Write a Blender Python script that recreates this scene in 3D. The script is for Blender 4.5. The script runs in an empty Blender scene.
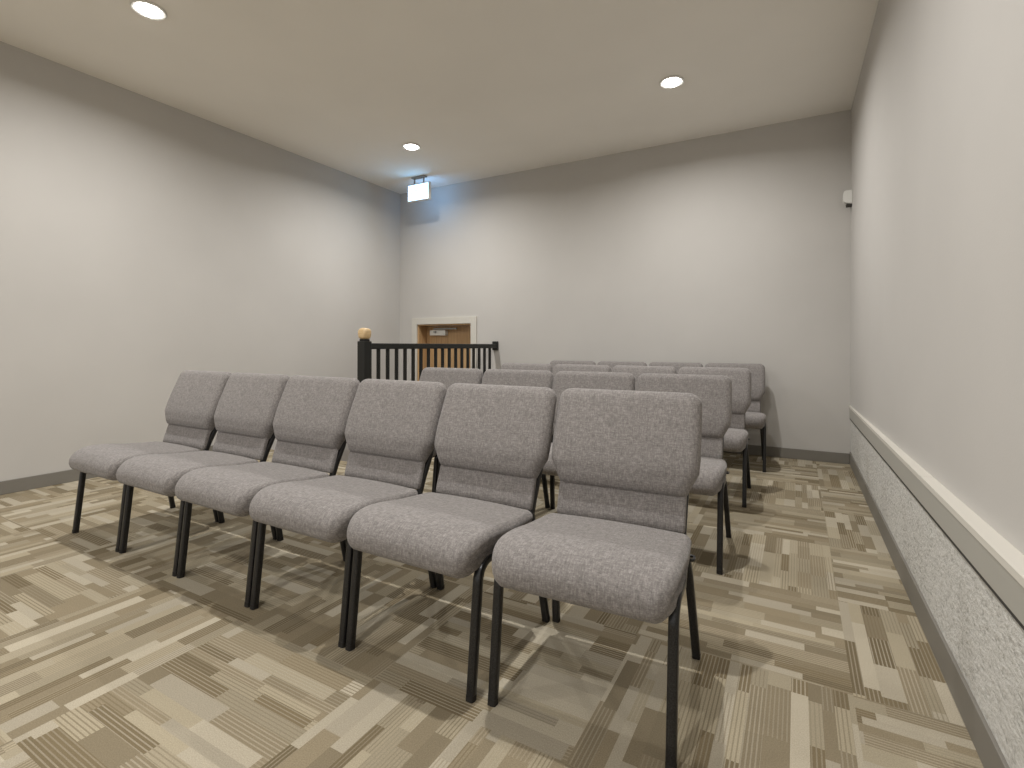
import bpy, bmesh, math, random
from mathutils import Vector, Matrix
random.seed(7)
PI = math.pi
scene = bpy.context.scene
COL = scene.collection

# ------------------------------------------------------------------ measured layout (metres)
FOC = 508.46 / 1024 * 36.0            # mm on a 36 mm sensor
CAM_Z, YAW, ROLL = 1.0029, 0.5116, 0.0025
SHIFT = -38.64 / 1024
XR, YB, XL, YF, H = 0.393, 5.18, -4.622, -2.4, 3.016
STAIR_X, STAIR_Y = -3.127, 3.12       # edge of the stair opening

# ------------------------------------------------------------------ materials
def new_mat(name):
    m = bpy.data.materials.new(name); m.use_nodes = True
    nt = m.node_tree
    return m, nt, nt.nodes['Principled BSDF']

class NB:
    """small helper for node graphs"""
    def __init__(self, nt): self.nt = nt
    def node(self, t, **kw):
        n = self.nt.nodes.new(t)
        for k, v in kw.items(): setattr(n, k, v)
        return n
    def link(self, a, b): self.nt.links.new(a, b)
    def val(self, sock, v):
        if isinstance(v, bpy.types.NodeSocket): self.link(v, sock)
        else: sock.default_value = v
    def math(self, op, a, b=0.0, c=None):
        n = self.node('ShaderNodeMath', operation=op)
        self.val(n.inputs[0], a); self.val(n.inputs[1], b)
        if c is not None: self.val(n.inputs[2], c)
        return n.outputs[0]
    def comb(self, x, y, z):
        n = self.node('ShaderNodeCombineXYZ')
        for i, v in enumerate((x, y, z)): self.val(n.inputs[i], v)
        return n.outputs[0]
    def white(self, vec):
        n = self.node('ShaderNodeTexWhiteNoise', noise_dimensions='3D')
        self.link(vec, n.inputs['Vector']); return n
    def mapped(self, scale, coord='Object', rot=(0, 0, 0)):
        t = self.node('ShaderNodeTexCoord'); m = self.node('ShaderNodeMapping')
        m.inputs['Scale'].default_value = scale; m.inputs['Rotation'].default_value = rot
        self.link(t.outputs[coord], m.inputs['Vector']); return m.outputs[0]
    def noise(self, vec, scale, detail=2.0, rough=.5):
        n = self.node('ShaderNodeTexNoise')
        n.inputs['Scale'].default_value = scale; n.inputs['Detail'].default_value = detail
        n.inputs['Roughness'].default_value = rough
        self.link(vec, n.inputs['Vector']); return n.outputs['Fac']
    def ramp(self, fac, stops, interp='LINEAR'):
        r = self.node('ShaderNodeValToRGB'); cr = r.color_ramp; cr.interpolation = interp
        while len(cr.elements) < len(stops): cr.elements.new(.5)
        for e, (p, c) in zip(cr.elements, stops):
            e.position = p; e.color = (c[0], c[1], c[2], 1)
        self.link(fac, r.inputs[0]); return r.outputs[0]
    def mix(self, fac, a, b, mode='MIX'):
        n = self.node('ShaderNodeMix', data_type='RGBA', blend_type=mode)
        self.val(n.inputs[0], fac)
        for s, v in ((n.inputs[6], a), (n.inputs[7], b)):
            if isinstance(v, bpy.types.NodeSocket): self.link(v, s)
            else: s.default_value = (v[0], v[1], v[2], 1)
        return n.outputs[2]
    def bump(self, height, strength, dist, bsdf):
        b = self.node('ShaderNodeBump'); b.inputs['Strength'].default_value = strength
        b.inputs['Distance'].default_value = dist
        self.link(height, b.inputs['Height']); self.link(b.outputs[0], bsdf.inputs['Normal'])

def paint(name, col, rough=.85, var=.03, bump=.15, spec=.3):
    m, nt, b = new_mat(name); g = NB(nt)
    v = g.mapped((1, 1, 1))
    n = g.noise(v, 1.3, 3)
    lo = [c * (1 - var) for c in col]; hi = [c * (1 + var) for c in col]
    g.link(g.ramp(n, [(.3, lo), (.7, hi)]), b.inputs['Base Color'])
    b.inputs['Roughness'].default_value = rough
    b.inputs['Specular IOR Level'].default_value = spec
    g.bump(g.noise(v, 160, 2), bump, .0015, b)
    return m

M = {}
M['wall'] = paint('wall_paint', (.525, .503, .474))
M['ceiling'] = paint('ceiling_paint', (.91, .88, .825), .95, .02, .1, .15)
M['ledge'] = paint('ledge_paint', (.64, .61, .55), .6, .02, .05)
M['fascia'] = paint('ledge_fascia_shaded', (.40, .385, .345), .6, .02, .05)  # darker than the cap: shade on the upright face put into the colour
M['baseboard'] = paint('vinyl_baseboard', (.20, .185, .16), .55, .05, .05)
M['white'] = paint('white_trim_paint', (.58, .555, .50), .5, .02, .05)
M['plastic'] = paint('white_plastic', (.75, .74, .70), .4, .01, .0)
M['grey_plastic'] = paint('grey_plastic', (.30, .30, .28), .4, .01, .0)
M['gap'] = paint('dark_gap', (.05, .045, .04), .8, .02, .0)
M['rail'] = paint('black_rail_paint', (.018, .018, .016), .45, .1, .05)
M['rubber'] = paint('dark_rubber', (.02, .018, .016), .7, .1, .0)
M['step'] = paint('stair_carpet', (.22, .18, .13), .95, .1, .5)

def plaster():
    m, nt, b = new_mat('rough_textured_panel'); g = NB(nt)
    v = g.mapped((1, 1, 1), rot=(.6, 0, 0))
    v2 = g.mapped((1, 20, 42), rot=(.55, 0, 0))
    a = g.noise(v2, 1.6, 4, .65)
    c = g.noise(v, 90, 3, .6)
    h = g.math('ADD', g.math('MULTIPLY', a, .7), g.math('MULTIPLY', c, .3))
    g.link(g.ramp(h, [(.32, (.30, .29, .26)), (.45, (.55, .535, .50)), (.7, (.66, .645, .61))]), b.inputs['Base Color'])
    b.inputs['Roughness'].default_value = .9
    g.bump(h, .8, .012, b)
    return m
M['plaster'] = plaster()

def carpet():
    m, nt, b = new_mat('carpet_tiles'); g = NB(nt)
    T = .625
    tc = g.node('ShaderNodeTexCoord'); sp = g.node('ShaderNodeSeparateXYZ')
    g.link(tc.outputs['Object'], sp.inputs[0])
    X = g.math('DIVIDE', g.math('SUBTRACT', sp.outputs[0], .142), T)
    Y = g.math('DIVIDE', g.math('SUBTRACT', sp.outputs[1], 1.755), T)
    ix, iy = g.math('FLOOR', X), g.math('FLOOR', Y)
    fx, fy = g.math('SUBTRACT', X, ix), g.math('SUBTRACT', Y, iy)
    par = g.math('FLOORED_MODULO', g.math('ADD', ix, iy), 2.0)
    ip = g.math('SUBTRACT', 1.0, par)
    across = g.math('ADD', g.math('MULTIPLY', fx, ip), g.math('MULTIPLY', fy, par))
    along = g.math('ADD', g.math('MULTIPLY', fy, ip), g.math('MULTIPLY', fx, par))
    tid = g.math('ADD', g.math('MULTIPLY', ix, 13.37), g.math('MULTIPLY', iy, 7.91))
    # strips of uneven width
    wob = g.math('MULTIPLY', g.math('SINE', g.math('ADD', g.math('MULTIPLY', across, 17.0), tid)), .022)
    st = g.math('FLOOR', g.math('MULTIPLY', g.math('ADD', across, wob), 15.0))
    r1 = g.white(g.comb(st, tid, 3.3))
    ln = g.math('ADD', 1.5, g.math('MULTIPLY', r1.outputs['Value'], 2.3))
    sp2 = g.node('ShaderNodeSeparateColor'); g.link(r1.outputs['Color'], sp2.inputs[0])
    sg = g.math('FLOOR', g.math('ADD', g.math('MULTIPLY', along, ln), g.math('MULTIPLY', sp2.outputs[1], 3.0)))
    r2 = g.white(g.comb(st, g.math('ADD', g.math('MULTIPLY', sg, 5.3), 1.7), tid))
    s2 = g.node('ShaderNodeSeparateColor'); g.link(r2.outputs['Color'], s2.inputs[0])
    alt = g.math('MULTIPLY', g.math('FLOORED_MODULO', g.math('ADD', st, sg), 2.0), .42)
    tone = g.math('FRACT', g.math('ADD', g.math('MULTIPLY', r2.outputs['Value'], .62), alt))
    light, mid, dk, dkr = CARPET
    base = g.ramp(tone, [(0, light), (.22, mid), (.46, dk), (.76, dkr), (.93, mid)], 'CONSTANT')
    vr = g.math('ADD', .84, g.math('MULTIPLY', s2.outputs[2], .26))
    base = g.mix(1.0, base, g.comb(vr, vr, vr), 'MULTIPLY')
    # fine corded lines inside a patch
    ph = g.math('FRACT', g.math('MULTIPLY', across, 58.0))
    line = g.math('GREATER_THAN', ph, .66)
    has = g.math('GREATER_THAN', s2.outputs[0], .36)
    amt = g.math('MULTIPLY', g.math('MULTIPLY', line, has), g.math('ADD', .2, g.math('MULTIPLY', s2.outputs[1], .5)))
    flip = g.math('GREATER_THAN', tone, .5)
    lc = g.mix(flip, dkr, light)
    c1 = g.mix(amt, base, lc)
    v = g.mapped((1, 1, 1))
    fib = g.noise(v, 300, 3, .8)
    big = g.noise(v, 1.1, 2)
    f = g.math('ADD', .38, g.math('ADD', g.math('MULTIPLY', fib, 1.10), g.math('MULTIPLY', big, .14)))
    c2 = g.mix(1.0, c1, g.comb(f, f, f), 'MULTIPLY')
    g.link(c2, b.inputs['Base Color'])
    b.inputs['Roughness'].default_value = 1.0
    b.inputs['Specular IOR Level'].default_value = .08
    g.bump(g.math('ADD', fib, g.math('MULTIPLY', line, .4)), .35, .004, b)
    return m
CARPET = ((.425, .375, .288), (.365, .315, .226), (.262, .216, .145), (.188, .148, .09))
M['carpet'] = carpet()

def fabric():
    m, nt, b = new_mat('grey_tweed_fabric'); g = NB(nt)
    h = g.noise(g.mapped((60, 180, 260)), 1.0, 3, .6)
    v = g.noise(g.mapped((260, 55, 60)), 1.0, 3, .6)
    fine = g.noise(g.mapped((1, 1, 1)), 330, 2, .7)
    t = g.math('ADD', g.math('MULTIPLY', h, .36), g.math('ADD', g.math('MULTIPLY', v, .36), g.math('MULTIPLY', fine, .28)))
    g.link(g.ramp(t, [(.32, (.112, .102, .097)), (.5, (.222, .204, .195)), (.68, (.37, .343, .329))]), b.inputs['Base Color'])
    b.inputs['Roughness'].default_value = .95
    b.inputs['Specular IOR Level'].default_value = .15
    b.inputs['Sheen Weight'].default_value = .15
    b.inputs['Sheen Roughness'].default_value = .5
    g.bump(t, .5, .002, b)
    return m
M['fabric'] = fabric()

def metal():
    m, nt, b = new_mat('dark_vein_powder_coat'); g = NB(nt)
    n = g.noise(g.mapped((1, 1, 1)), 300, 2, .6)
    g.link(g.ramp(n, [(.3, (.012, .0115, .0115)), (.7, (.036, .0355, .036))]), b.inputs['Base Color'])
    b.inputs['Metallic'].default_value = .35
    b.inputs['Roughness'].default_value = .28
    g.bump(n, .2, .0006, b)
    return m
M['metal'] = metal()

def wood(name, c0, c1, vec=(14, 14, 1.2)):
    m, nt, b = new_mat(name); g = NB(nt)
    n = g.noise(g.mapped(vec), 2.2, 4, .6)
    g.link(g.ramp(n, [(.3, c0), (.7, c1)]), b.inputs['Base Color'])
    b.inputs['Roughness'].default_value = .42
    return m
M['door_wood'] = wood('door_wood', (.38, .225, .105), (.54, .355, .18))
M['pale_wood'] = wood('pale_wood', (.55, .38, .19), (.68, .50, .28), (8, 8, 30))
M['brass'] = paint('satin_brass', (.45, .33, .14), .35, .02, 0)

def emit(name, col, s):
    m, nt, b = new_mat(name)
    b.inputs['Base Color'].default_value = (.8, .8, .8, 1)
    b.inputs['Emission Color'].default_value = (*col, 1)
    b.inputs['Emission Strength'].default_value = s
    return m
M['lens'] = emit('lit_lamp_lens', (1, .98, .95), 16)
M['sign_glow'] = emit('lit_sign_face', (.24, .54, 1.0), 5.5)
M['sign_letter'] = emit('lit_sign_letters', (.38, 1.0, .62), 1.1)

# ------------------------------------------------------------------ mesh helpers
def obj(name, bm, mat, parent=None, smooth=False, loc=None):
    me = bpy.data.meshes.new(name)
    bmesh.ops.recalc_face_normals(bm, faces=bm.faces)
    bm.to_mesh(me); bm.free()
    me.materials.append(mat)
    if smooth:
        for p in me.polygons: p.use_smooth = True
        me.set_sharp_from_angle(angle=math.radians(48))
    o = bpy.data.objects.new(name, me); COL.objects.link(o)
    if parent is not None: o.parent = parent
    if loc is not None: o.location = loc
    return o

def empty(name, loc=(0, 0, 0), rz=0.0):
    o = bpy.data.objects.new(name, None); COL.objects.link(o)
    o.empty_display_size = .1
    o.location = loc; o.rotation_euler = (0, 0, rz)
    return o

def tag(o, label=None, cat=None, group=None, kind=None):
    if label: o['label'] = label
    if cat: o['category'] = cat
    if group: o['group'] = group
    if kind: o['kind'] = kind
    return o

def box(bm, x0, x1, y0, y1, z0, z1, bev=0.0, seg=2):
    vs = [bm.verts.new(p) for p in ((x0, y0, z0), (x1, y0, z0), (x1, y1, z0), (x0, y1, z0),
                                    (x0, y0, z1), (x1, y0, z1), (x1, y1, z1), (x0, y1, z1))]
    fs = [bm.faces.new([vs[i] for i in q]) for q in ((3, 2, 1, 0), (4, 5, 6, 7), (0, 1, 5, 4), (1, 2, 6, 5), (2, 3, 7, 6), (3, 0, 4, 7))]
    if bev > 0:
        es = {e for f in fs for e in f.edges}
        bmesh.ops.bevel(bm, geom=list(es), offset=bev, segments=seg, profile=.5, affect='EDGES')

def loft(bm, rings, cap0=True, cap1=True, closed=True):
    vr = [[bm.verts.new(p) for p in r] for r in rings]
    n = len(vr[0])
    for a, b in zip(vr, vr[1:]):
        for i in range(n if closed else n - 1):
            j = (i + 1) % n
            bm.faces.new((a[i], a[j], b[j], b[i]))
    if cap0: bm.faces.new(list(reversed(vr[0])))
    if cap1: bm.faces.new(vr[-1])

def superel(t, a, b, p):
    c, s = math.cos(t), math.sin(t)
    return (a * math.copysign(abs(c) ** p, c), b * math.copysign(abs(s) ** p, s))

def tube(bm, pts, ra, rb=None, n=16, p=.5, side=Vector((1, 0, 0))):
    """sweep a rounded-square section along a path; 'side' keeps the section upright"""
    rb = rb or ra
    pts = [Vector(q) for q in pts]
    rings = []
    for i, q in enumerate(pts):
        d = (pts[min(i + 1, len(pts) - 1)] - pts[max(i - 1, 0)]).normalized()
        u = (side - d * side.dot(d)).normalized(); v = d.cross(u)
        rings.append([q + u * superel(2 * PI * k / n, ra, rb, p)[0] + v * superel(2 * PI * k / n, ra, rb, p)[1] for k in range(n)])
    loft(bm, rings)

def fillet(pts, r, seg=6):
    """round the corners of a polyline"""
    pts = [Vector(p) for p in pts]; out = [pts[0]]
    for a, b, c in zip(pts, pts[1:], pts[2:]):
        d1, d2 = (a - b).normalized(), (c - b).normalized()
        rr = min(r, (a - b).length * .49, (c - b).length * .49)
        p1, p2 = b + d1 * rr, b + d2 * rr
        for k in range(seg + 1):
            t = k / seg
            out.append(p1 * (1 - t) ** 2 + b * 2 * t * (1 - t) + p2 * t * t)
    out.append(pts[-1]); return out

def smooth_closed(pts, k=3):
    """Catmull-Rom through a closed list of 2D points"""
    out = []; n = len(pts)
    for i in range(n):
        p0, p1, p2, p3 = (Vector(pts[(i + j - 1) % n]) for j in range(4))
        for s in range(k):
            t = s / k
            out.append(.5 * ((2 * p1) + (p2 - p0) * t + (2 * p0 - 5 * p1 + 4 * p2 - p3) * t * t + (3 * p1 - p0 - 3 * p2 + p3) * t ** 3))
    return out

def lathe(bm, prof, n=32, cx=0, cy=0):
    rings = [[(cx + r * math.cos(2 * PI * k / n), cy + r * math.sin(2 * PI * k / n), z) for k in range(n)] for r, z in prof]
    loft(bm, rings)

def struct(name, bm, mat, parent=None, smooth=False):
    o = obj(name, bm, mat, parent, smooth)
    if parent is None: o['kind'] = 'structure'
    return o

# ------------------------------------------------------------------ room shell
bm = bmesh.new()                                   # carpeted floor with the stair opening cut out
box(bm, STAIR_X, XR + .25, YF - .2, YB + .02, -.12, 0)
box(bm, XL - .02, STAIR_X, YF - .2, STAIR_Y, -.12, 0)
box(bm, XL - 4, XR + 4, YF - 12, YF - .2, -.12, 0)          # unseen hall floor, added to block world light from below
struct('floor', bm, M['carpet'])

bm = bmesh.new(); box(bm, XL - .2, XR + .45, YF - .2, YB + .4, H, H + .12)
struct('ceiling', bm, M['ceiling'])

bm = bmesh.new(); box(bm, XL - .2, XL, YF - .2, YB + .4, -.9, H)
struct('wall_left', bm, M['wall'])

DX0, DX1, DZ0, DZ1 = -4.325, -3.475, -.76, 1.274     # doorway at the foot of the stairs
bm = bmesh.new()
box(bm, XL, DX0, YB, YB + .3, -.9, H)
box(bm, DX1, XR + .4, YB, YB + .3, -.9, H)
box(bm, DX0, DX1, YB, YB + .3, DZ1, H)
box(bm, DX0, DX1, YB, YB + .3, -.9, DZ0)
struct('wall_back', bm, M['wall'])

def wall_x(y): return XR + (YB - y) * .010
bm = bmesh.new()
lo = [(wall_x(YF), YF), (wall_x(YB), YB), (XR + .45, YB), (XR + .45, YF)]
loft(bm, [[(x, y, .47) for x, y in lo], [(x, y, H) for x, y in lo]])
struct('wall_right', bm, M['wall'])
def cap_z(y): return .498 + .0142 * (YB - y)        # the ledge climbs slightly towards the front of the room
def gap_z(y): return .388 + .0165 * (YB - y)
def slope_bar(bm, x0, x1, y0, y1, f0, f1, bev=0):
    loft(bm, [[(x0, y, f0(y)), (x1, y, f0(y)), (x1, y, f1(y)), (x0, y, f1(y))] for y in (y0, y1)])
    if bev: bmesh.ops.bevel(bm, geom=list(bm.edges), offset=bev, segments=2, profile=.5, affect='EDGES')
bm = bmesh.new()                                    # rough panel below the ledge
slope_bar(bm, .397, .64, YF, YB, lambda y: -.02, lambda y: gap_z(y) + .03)
struct('wall_lower_right', bm, M['plaster'])
bm = bmesh.new()                                    # ledge cap in two lengths
for y0, y1 in ((YF, 2.302), (2.305, YB)):
    slope_bar(bm, .384, .56, y0, y1, lambda y: cap_z(y) - .018, cap_z)
struct('trim_1', bm, M['ledge'])
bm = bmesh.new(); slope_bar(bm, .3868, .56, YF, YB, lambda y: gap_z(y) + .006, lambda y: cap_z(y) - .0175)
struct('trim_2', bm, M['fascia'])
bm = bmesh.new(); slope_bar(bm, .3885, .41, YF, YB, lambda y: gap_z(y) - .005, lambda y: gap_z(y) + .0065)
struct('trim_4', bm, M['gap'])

def board(bm, x0, x1, y0, y1, h): box(bm, x0, x1, y0, y1, 0, h, .003)
bm = bmesh.new(); board(bm, .388, .3995, YF, YB, .105); struct('baseboard_right', bm, M['baseboard'])
bm = bmesh.new(); board(bm, STAIR_X + .06, .388, YB - .012, YB, .09); struct('baseboard_back', bm, M['baseboard'])
bm = bmesh.new(); board(bm, XL, XL + .012, YF, STAIR_Y, .09); struct('baseboard_left', bm, M['baseboard'])

# stairwell: four steps down to a landing at the door
bm = bmesh.new()
for k in range(3):
    y0 = STAIR_Y + .28 * k
    box(bm, XL, STAIR_X, y0, y0 + .28, -.9, -.19 * (k + 1), .008)
box(bm, XL, STAIR_X, STAIR_Y + .84, YB, -.9, -.76)
struct('floor_stairs', bm, M['step'])
bm = bmesh.new(); box(bm, STAIR_X, STAIR_X + .12, STAIR_Y, YB, -.9, -.12)
struct('wall_stairwell', bm, M['wall'])
bm = bmesh.new(); box(bm, STAIR_X - .015, STAIR_X, STAIR_Y, YB, -.16, .012, .003)
struct('trim_3', bm, M['white'])

# door
door = tag(empty('door_1', ((DX0 + DX1) / 2, YB, DZ0)), kind='structure')
tag(door, 'brown wooden door in a pale frame at the foot of the stairs', 'door')
def dpart(name, mat, boxes, par=door, bev=.003):
    b = bmesh.new(); c = Vector(door.location)
    for q in boxes: box(b, q[0] - c.x, q[1] - c.x, q[2] - c.y, q[3] - c.y, q[4] - c.z, q[5] - c.z, bev)
    return obj(name, b, mat, par)
dpart('door_casing', M['white'], [(DX0 - .08, DX0 + .004, YB - .02, YB + .001, DZ0, DZ1 + .08),
                                  (DX1 - .004, DX1 + .08, YB - .02, YB + .001, DZ0, DZ1 + .08),
                                  (DX0 + .004, DX1 - .004, YB - .02, YB + .001, DZ1 - .004, DZ1 + .08)])
dpart('door_jamb', M['door_wood'], [(DX0, DX0 + .02, YB + .001, YB + .22, DZ0, DZ1), (DX1 - .02, DX1, YB + .001, YB + .22, DZ0, DZ1),
                               (DX0 + .02, DX1 - .02, YB + .001, YB + .22, DZ1 - .02, DZ1)])
leaf = dpart('door_leaf', M['door_wood'], [(DX0 + .022, DX1 - .022, YB + .17, YB + .21, DZ0 + .006, DZ1 - .022)])
dpart('door_closer', M['plastic'], [(DX0 + .12, DX0 + .37, YB + .105, YB + .17, DZ1 - .145, DZ1 - .075)], leaf, .006)
dpart('closer_arm', M['grey_plastic'], [(DX0 + .20, DX0 + .23, YB + .08, YB + .105, DZ1 - .11, DZ1 - .09), (DX0 + .20, DX0 + .56, YB + .08, YB + .10, DZ1 - .07, DZ1 - .05)], leaf, .002)
b = bmesh.new(); lathe(b, [(.0, 0), (.012, 0), (.012, .035), (.028, .045), (.03, .06), (.02, .072), (0, .074)], 20)
bmesh.ops.rotate(b, verts=b.verts, cent=(0, 0, 0), matrix=Matrix.Rotation(PI / 2, 3, 'X'))
bmesh.ops.translate(b, verts=b.verts, vec=(DX1 - .10 - door.location.x, .17, 1.0))
obj('door_knob', b, M['brass'], leaf, True)

# ------------------------------------------------------------------ stair railing
rail = tag(empty('stair_railing', (STAIR_X, 3.075, 0)),
           'black painted stair railing with square balusters ending at the back wall', 'railing')
def rpart(name, mat, q, bev=.003, par=rail):
    b = bmesh.new(); box(b, *q, bev); return obj(name, b, mat, par)
LEN = YB - 3.075
post = rpart('newel_post', M['rail'], (-.042, .042, -.042, .042, 0, 1.035), .006)
b = bmesh.new()
box(b, -.03, .03, -.03, .03, 1.035, 1.052, .004)
cap = obj('post_neck', b, M['rail'], post)
b = bmesh.new()
rings = []
for z, r in ((1.052, .026), (1.058, .036), (1.07, .043), (1.10, .046), (1.12, .045), (1.134, .038), (1.142, .024), (1.145, .006)):
    rings.append([(superel(2 * PI * k / 28, r, r, .55)[0], superel(2 * PI * k / 28, r, r, .55)[1], z) for k in range(28)])
loft(b, rings); obj('post_cap', b, M['pale_wood'], post, True)
rpart('handrail', M['rail'], (-.032, .032, .042, LEN - .03, .968, 1.018), .008)
rpart('bottom_rail', M['rail'], (-.02, .02, .042, LEN - .015, .07, .11), .003)
rpart('wall_block', M['rail'], (-.035, .035, LEN - .03, LEN, .945, 1.05), .004)
NBAL = 17
for k in range(NBAL):
    y = .047 + (k + 1) * (LEN - .075) / (NBAL + 1)
    rpart('baluster', M['rail'], (-.0125, .0125, y - .0125, y + .0125, .108, .97), .002)

# ------------------------------------------------------------------ ceiling downlights
def downlight(x, y, label, power=120):
    t = tag(empty('recessed_downlight', (x, y, H)), label, 'ceiling light', 'recessed ceiling downlights')
    b = bmesh.new()
    lathe(b, [(.062, -.001), (.088, -.001), (.092, -.006), (.086, -.012), (.068, -.010), (.062, -.004)], 40)
    obj('trim_ring', b, M['plastic'], t, True)
    b = bmesh.new()
    lathe(b, [(.0, -.001), (.062, -.001), (.062, -.010), (.054, -.018), (.036, -.024), (0, -.027)], 36)
    obj('lens', b, M['lens'], t, True)
    L = bpy.data.lights.new('lamp', 'AREA'); L.shape = 'DISK'; L.size = .05
    L.energy = power; L.spread = math.radians(164); L.color = LAMP_COL
    lo = bpy.data.objects.new('lamp', L); COL.objects.link(lo); lo.parent = t; lo.location = (0, 0, -.034)
    return t
LAMP_COL = (1.0, .99, .965)
PW = 24
downlight(-3.41, 3.985, 'recessed downlight near the lit exit sign in the back corner', PW)
downlight(-.84, 3.969, 'recessed downlight over the back rows on the right of the ceiling', PW)
downlight(-3.40, 1.592, 'recessed downlight nearest the camera above the left wall side of the front row', PW)
downlight(-.84, 1.592, 'recessed downlight directly over the right end of the front row', PW)
downlight(-3.40, -.80, 'recessed downlight at the front of the room beside the left wall', PW)
downlight(-.84, -.80, 'recessed downlight at the front of the room beside the right wall', PW)

# ------------------------------------------------------------------ exit sign
sx, sy = -3.945, 4.75
sign = tag(empty('exit_sign', (sx, sy, H)), 'lit white exit sign hanging from the ceiling in the back corner', 'sign')
b = bmesh.new(); box(b, -.10, .10, -.03, .03, -.018, -.001, .004); obj('ceiling_plate', b, M['grey_plastic'], sign)
for x in (-.07, .07):
    b = bmesh.new(); box(b, x - .006, x + .006, -.006, .006, -.09, -.016)
    obj('hanger', b, M['grey_plastic'], sign)
b = bmesh.new()
for q in ((-.165, .165, -.02, .02, -.098, -.085), (-.165, .165, -.02, .02, -.290, -.280), (-.165, -.152, -.02, .02, -.281, -.097), (.152, .165, -.02, .02, -.281, -.097)):
    box(b, *q, .002)
obj('frame', b, M['plastic'], sign)
b = bmesh.new(); box(b, -.153, .153, -.016, .016, -.281, -.097); pan = obj('light_panel', b, M['sign_glow'], sign)
b = bmesh.new()
def stroke(x0, z0, x1, z1, w=.021):
    d = Vector((x1 - x0, 0, z1 - z0)); n = Vector((-d.z, 0, d.x)).normalized() * (w / 2)
    a, c = Vector((x0, -.0165, z0)), Vector((x1, -.0165, z1))
    q = [a + n, a - n, c - n, c + n]
    loft(b, [[p + Vector((0, -.0015, 0)) for p in q], [p + Vector((0, .001, 0)) for p in q]])
zb, zt = -.245, -.133
def E_(x): stroke(x, zb, x, zt); stroke(x, zt - .007, x + .045, zt - .007); stroke(x, (zb + zt) / 2, x + .038, (zb + zt) / 2); stroke(x, zb + .007, x + .045, zb + .007)
E_(-.125); stroke(-.06, zb, -.008, zt); stroke(-.06, zt, -.008, zb); stroke(.03, zb, .03, zt); stroke(.06, zt - .007, .125, zt - .007); stroke(.0925, zb, .0925, zt)
obj('lettering', b, M['sign_letter'], pan)

# ------------------------------------------------------------------ motion sensor on the right wall
sens = tag(empty('motion_sensor', (XR, 5.10, 2.19)), 'small white motion sensor high in the back right corner', 'sensor')
b = bmesh.new()
pr = [(.004, 0), (-.045, .012), (-.062, .03), (-.060, .10), (-.048, .115), (.004, .115)]
loft(b, [[(x, y, z) for x, z in pr] for y in (-.034, .034)])
bmesh.ops.bevel(b, geom=list(b.edges), offset=.004, segments=2, affect='EDGES')
obj('housing', b, M['plastic'], sens, True)
b = bmesh.new(); box(b, -.04, .002, -.024, .024, -.018, .006, .004); obj('dark_lower_block', b, M['gap'], sens)  # small dark block below the housing

# ------------------------------------------------------------------ chairs
LEAN = Vector((0, .132, .40)).normalized()                 # back direction, leaning away from the sitter
BASE = Vector((0, .424, .44))
FWD = Vector((0, -LEAN.z, LEAN.y))                         # out of the backrest towards the sitter
SLEN = .424

def back_pt(x, s, t): return Vector((x, 0, 0)) + BASE + LEAN * s + FWD * t

def make_seat():
    prof = smooth_closed([(.388, .382), (.397, .405), (.386, .424), (.32, .430), (.22, .438), (.14, .450), (.065, .454), (.008, .442),
                          (-.030, .414), (-.042, .382), (-.032, .353), (-.002, .338), (.05, .344), (.10, .362), (.18, .378), (.30, .382)], 3)
    n = len(prof)
    nor = []
    for i in range(n):
        d = (prof[(i + 1) % n] - prof[i - 1]).normalized(); nor.append(Vector((d.y, -d.x)))
    ctr = sum(prof, Vector((0, 0))) / n
    if sum((p - ctr).dot(q) for p, q in zip(prof, nor)) < 0: nor = [-q for q in nor]
    W, R = .254, .026
    xs = []
    for k in range(9):
        a = PI / 2 * k / 8
        xs.append((W - R + R * math.sin(a), R * (1 - math.cos(a))))
    left = [(-x, d) for x, d in reversed(xs)]
    mid = [(-.16, 0), (-.08, 0), (0, 0), (.08, 0), (.16, 0)]
    bm = bmesh.new(); rings = []
    for x, d in left + mid + xs:
        ring = []
        for p, q in zip(prof, nor):
            pp = p - q * d * (.9 if d else 0)
            # gentle crown across the width and a narrower rear
            crown = .006 * (1 - (x / W) ** 2) if pp.y > .40 else 0
            t = max(0, min(1, (pp.x - .10) / .33))
            fr = max(0, min(1.1, (.055 - pp.x) / .095))
            low = max(0, min(1, (.405 - pp.y) / .055))
            ring.append((x * (1 - .085 * t * t) * (1 - .06 * low * low) * (1 - .12 * fr * fr), pp.x, pp.y + crown))
        rings.append(ring)
    loft(bm, rings); return bm

def rrect(hw, f, bk, r, n=6):
    """rounded rectangle in (x, t): half width hw, front f, back -bk"""
    r = min(r, hw * .98, (f + bk) * .49)
    pts = []
    for cx, ct, a0 in ((hw - r, f - r, 0), (-hw + r, f - r, PI / 2), (-hw + r, -bk + r, PI), (hw - r, -bk + r, 3 * PI / 2)):
        for k in range(n + 1):
            a = a0 + PI / 2 * k / n
            pts.append((cx + r * math.cos(a), ct + r * math.sin(a)))
    return pts

def lerp(tab, s):
    for (a, va), (b, vb) in zip(tab, tab[1:]):
        if s <= b:
            t = (s - a) / (b - a)
            return va + (vb - va) * t
    return tab[-1][1]

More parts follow.
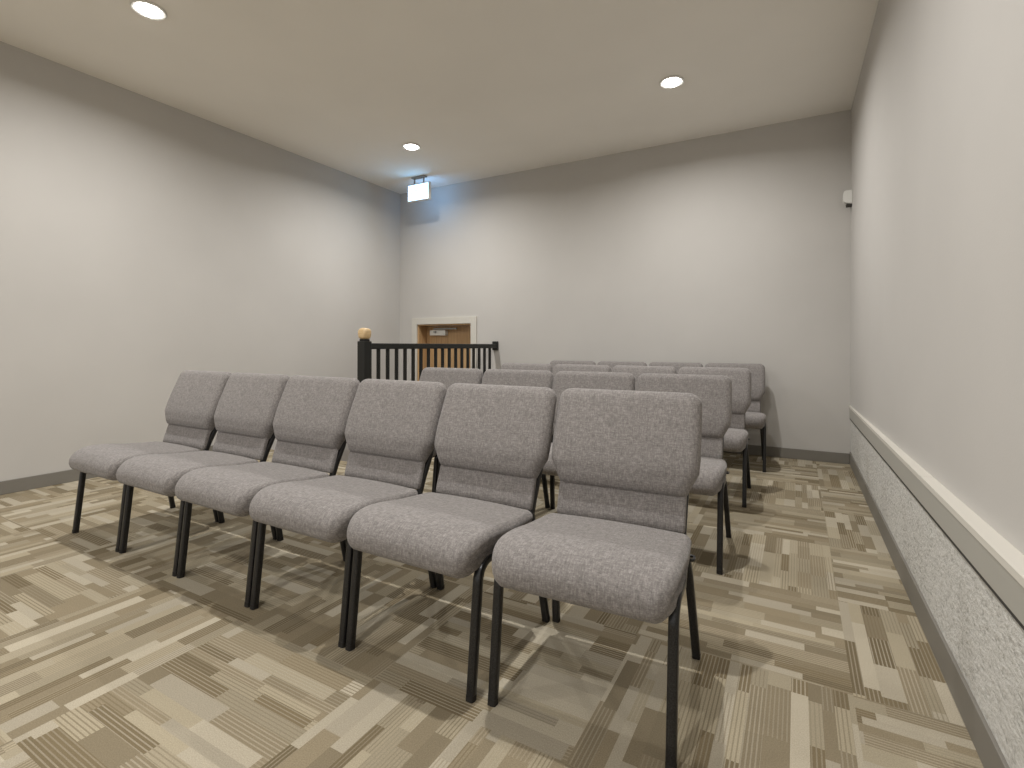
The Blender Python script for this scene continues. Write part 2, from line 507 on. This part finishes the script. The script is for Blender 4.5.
def make_cushion():
    bm = bmesh.new(); rings = []
    s0, s1, rt = .083, SLEN, .042
    wt = [(s0, .219), (.105, .223), (.130, .236), (.158, .2505), (.20, .2535), (.30, .253), (s1, .2495)]
    ft = [(s0, .034), (.11, .040), (.16, .049), (.24, .047), (.34, .038), (s1, .027)]
    ss = [s0, s0 + .003, s0 + .008, s0 + .016, s0 + .028, .118, .13, .144, .158, .18, .205, .23, .26, .29, .32, .35]
    ss += [s1 - rt + rt * math.sin(PI / 2 * k / 9) for k in range(10)]
    for s in ss:
        w, f = lerp(wt, s), lerp(ft, s); bk = .030
        if s > s1 - rt:
            a = min(1, (s - (s1 - rt)) / rt); e = 1 - math.sqrt(max(0, 1 - a * a))
            w -= rt * e; m = .024 * e; f -= m; bk -= m * .85
        if s < s0 + .028:
            a = 1 - (s - s0) / .028;  e = 1 - math.sqrt(max(0, 1 - a * a))
            w -= .010 * e; f -= .022 * e; bk -= .004 * e
        rings.append([back_pt(x, s, t) for x, t in rrect(w, f, bk, .034)])
    loft(bm, rings); return bm

def make_panel():
    bm = bmesh.new(); rings = []
    for s, w, f in ((-.026, .210, .005), (-.021, .214, .009), (.0, .215, .010), (.06, .215, .010), (.10, .214, .010), (.13, .213, .010)):
        rings.append([back_pt(x, s, t) for x, t in rrect(w, f, .012, .008, 4)])
    loft(bm, rings); return bm

LX = .241
RT = .0128
def make_chair():
    root = empty('church_chair')
    P = lambda n, b, m, par=root, sm=True: obj(n, b, m, par, sm)
    P('seat', make_seat(), M['fabric'])
    P('backrest', make_cushion(), M['fabric'])
    P('back_panel', make_panel(), M['fabric'])
    b = bmesh.new(); box(b, -.205, .205, .07, .365, .358, .380, .008); P('seat_pan', b, M['rubber'], sm=False)
    for sgn in (-1, 1):
        x, xi = sgn * LX, sgn * .205
        # front leg: straight shaft bending back into the seat rail
        b = bmesh.new()
        tube(b, fillet([(x, .002, .010), (x, .040, .374), (x, .160, .374)], .085, 8), RT); leg = P('front_leg', b, M['metal'])
        b = bmesh.new(); tube(b, [(x, .0005, 0), (x, .002, .016)], .0130, .0130); P('foot_glide', b, M['rubber'], leg)
        b = bmesh.new(); tube(b, [(x, .160, .374), (sgn * .226, .30, .374), (xi, .425, .374)], RT); P('seat_rail', b, M['metal'])
        b = bmesh.new()
        tube(b, [(x, .481, .010), (sgn * .234, .457, .14), (sgn * .224, .436, .28), (sgn * .212, .424, .37), (xi, .425, .400)], RT); leg = P('rear_leg', b, M['metal'])
        b = bmesh.new(); tube(b, [(x, .4826, 0), (x, .481, .016)], .0130, .0130); P('foot_glide', b, M['rubber'], leg)
        b = bmesh.new()
        a = [back_pt(xi, s, t) for s, t in ((-.042, -.018), (.02, -.022), (.10, -.034), (.20, -.042), (.32, -.042), (.375, -.040))]
        tube(b, a, .0118, .0118); P('back_upright', b, M['metal'])
    # ganging hook on the right side, eye plate on the left side
    b = bmesh.new(); tube(b, fillet([(.222, .34, .366), (.249, .34, .366), (.249, .375, .366), (.222, .375, .366)], .012, 4), .004, n=8, side=Vector((0, 0, 1)))
    P('ganging_hook', b, M['metal'])
    b = bmesh.new(); box(b, -.222, .222, .335, .355, .350, .370, .004); P('rear_crossbar', b, M['metal'], sm=False)
    b = bmesh.new(); box(b, -.235, .235, .105, .125, .352, .372, .004); P('front_crossbar', b, M['metal'], sm=False)
    return root

def dup(root):
    r = root.copy(); COL.objects.link(r)
    for ch in list(root.children):
        c = ch.copy(); COL.objects.link(c); c.parent = r
        for gch in list(ch.children):
            d = gch.copy(); COL.objects.link(d); d.parent = c
    return r

proto = make_chair(); used = False
PITCH = .5164
def row(x0, y0, th, n, group, labels, first=0, tweak=None):
    """x0,y0: place of the right-hand chair's front-leg line; labels run right to left"""
    global used
    for k in range(first, n):
        r = dup(proto) if used else proto
        used = True
        a = th; dx = dy = 0.0
        if tweak and k in tweak: dx, dy, da = tweak[k]; a += da
        r.location = (x0 - k * PITCH * math.cos(th) + dx, y0 - k * PITCH * math.sin(th) + dy, 0)
        r.rotation_euler = (0, 0, a)
        tag(r, labels[k - first], 'chair', group)

G = 'grey fabric chairs set out in the front row'
c = proto; used = True
c.location = (-.5000, 1.2257, 0); c.rotation_euler = (0, 0, .0475)
tag(c, 'grey fabric chair at the right end of the front row, closest to the camera', 'chair', G)
row(-.527, 1.1941, -.0102, 6, G, [
    'second grey fabric chair from the right end of the front row',
    'third grey fabric chair from the right end of the front row',
    'third grey fabric chair from the left end of the front row',
    'second grey fabric chair from the left end of the front row',
    'grey fabric chair at the left end of the front row, nearest the left wall'], first=1)
def four(rowname):
    return ['grey fabric chair at the right end of the %s' % rowname,
            'second grey fabric chair from the aisle end of the %s' % rowname,
            'third grey fabric chair from the aisle end of the %s' % rowname,
            'grey fabric chair at the left end of the %s' % rowname]
row(-.5378, 2.3933, .0323, 4, 'grey fabric chairs in the second row', four('second row'))
row(-.5271, 3.4599, .0193, 4, 'grey fabric chairs in the third row', four('third row'))
row(-.4683, 4.4935, .0629, 4, 'grey fabric chairs in the rearmost row', four('rearmost row by the back wall'))

# ------------------------------------------------------------------ world, camera, view
w = bpy.data.worlds.new('World'); scene.world = w; w.use_nodes = True
w.node_tree.nodes['Background'].inputs[0].default_value = (1.0, .985, .96, 1)
w.node_tree.nodes['Background'].inputs[1].default_value = .9  # soft ambient fill, added to enter through the open front

cam = bpy.data.cameras.new('Camera'); cam.lens = FOC; cam.sensor_width = 36; cam.sensor_fit = 'HORIZONTAL'
cam.shift_y = SHIFT; cam.clip_start = .02
co = bpy.data.objects.new('Camera', cam); COL.objects.link(co)
co.matrix_world = Matrix.Translation((0, 0, CAM_Z)) @ Matrix.Rotation(YAW, 4, 'Z') @ Matrix.Rotation(PI / 2, 4, 'X') @ Matrix.Rotation(ROLL, 4, 'Z')
scene.camera = co

vs = scene.view_settings
vs.view_transform = 'Standard'; vs.look = 'None'; vs.gamma = 1; vs.use_curve_mapping = False
vs.exposure = 0.28
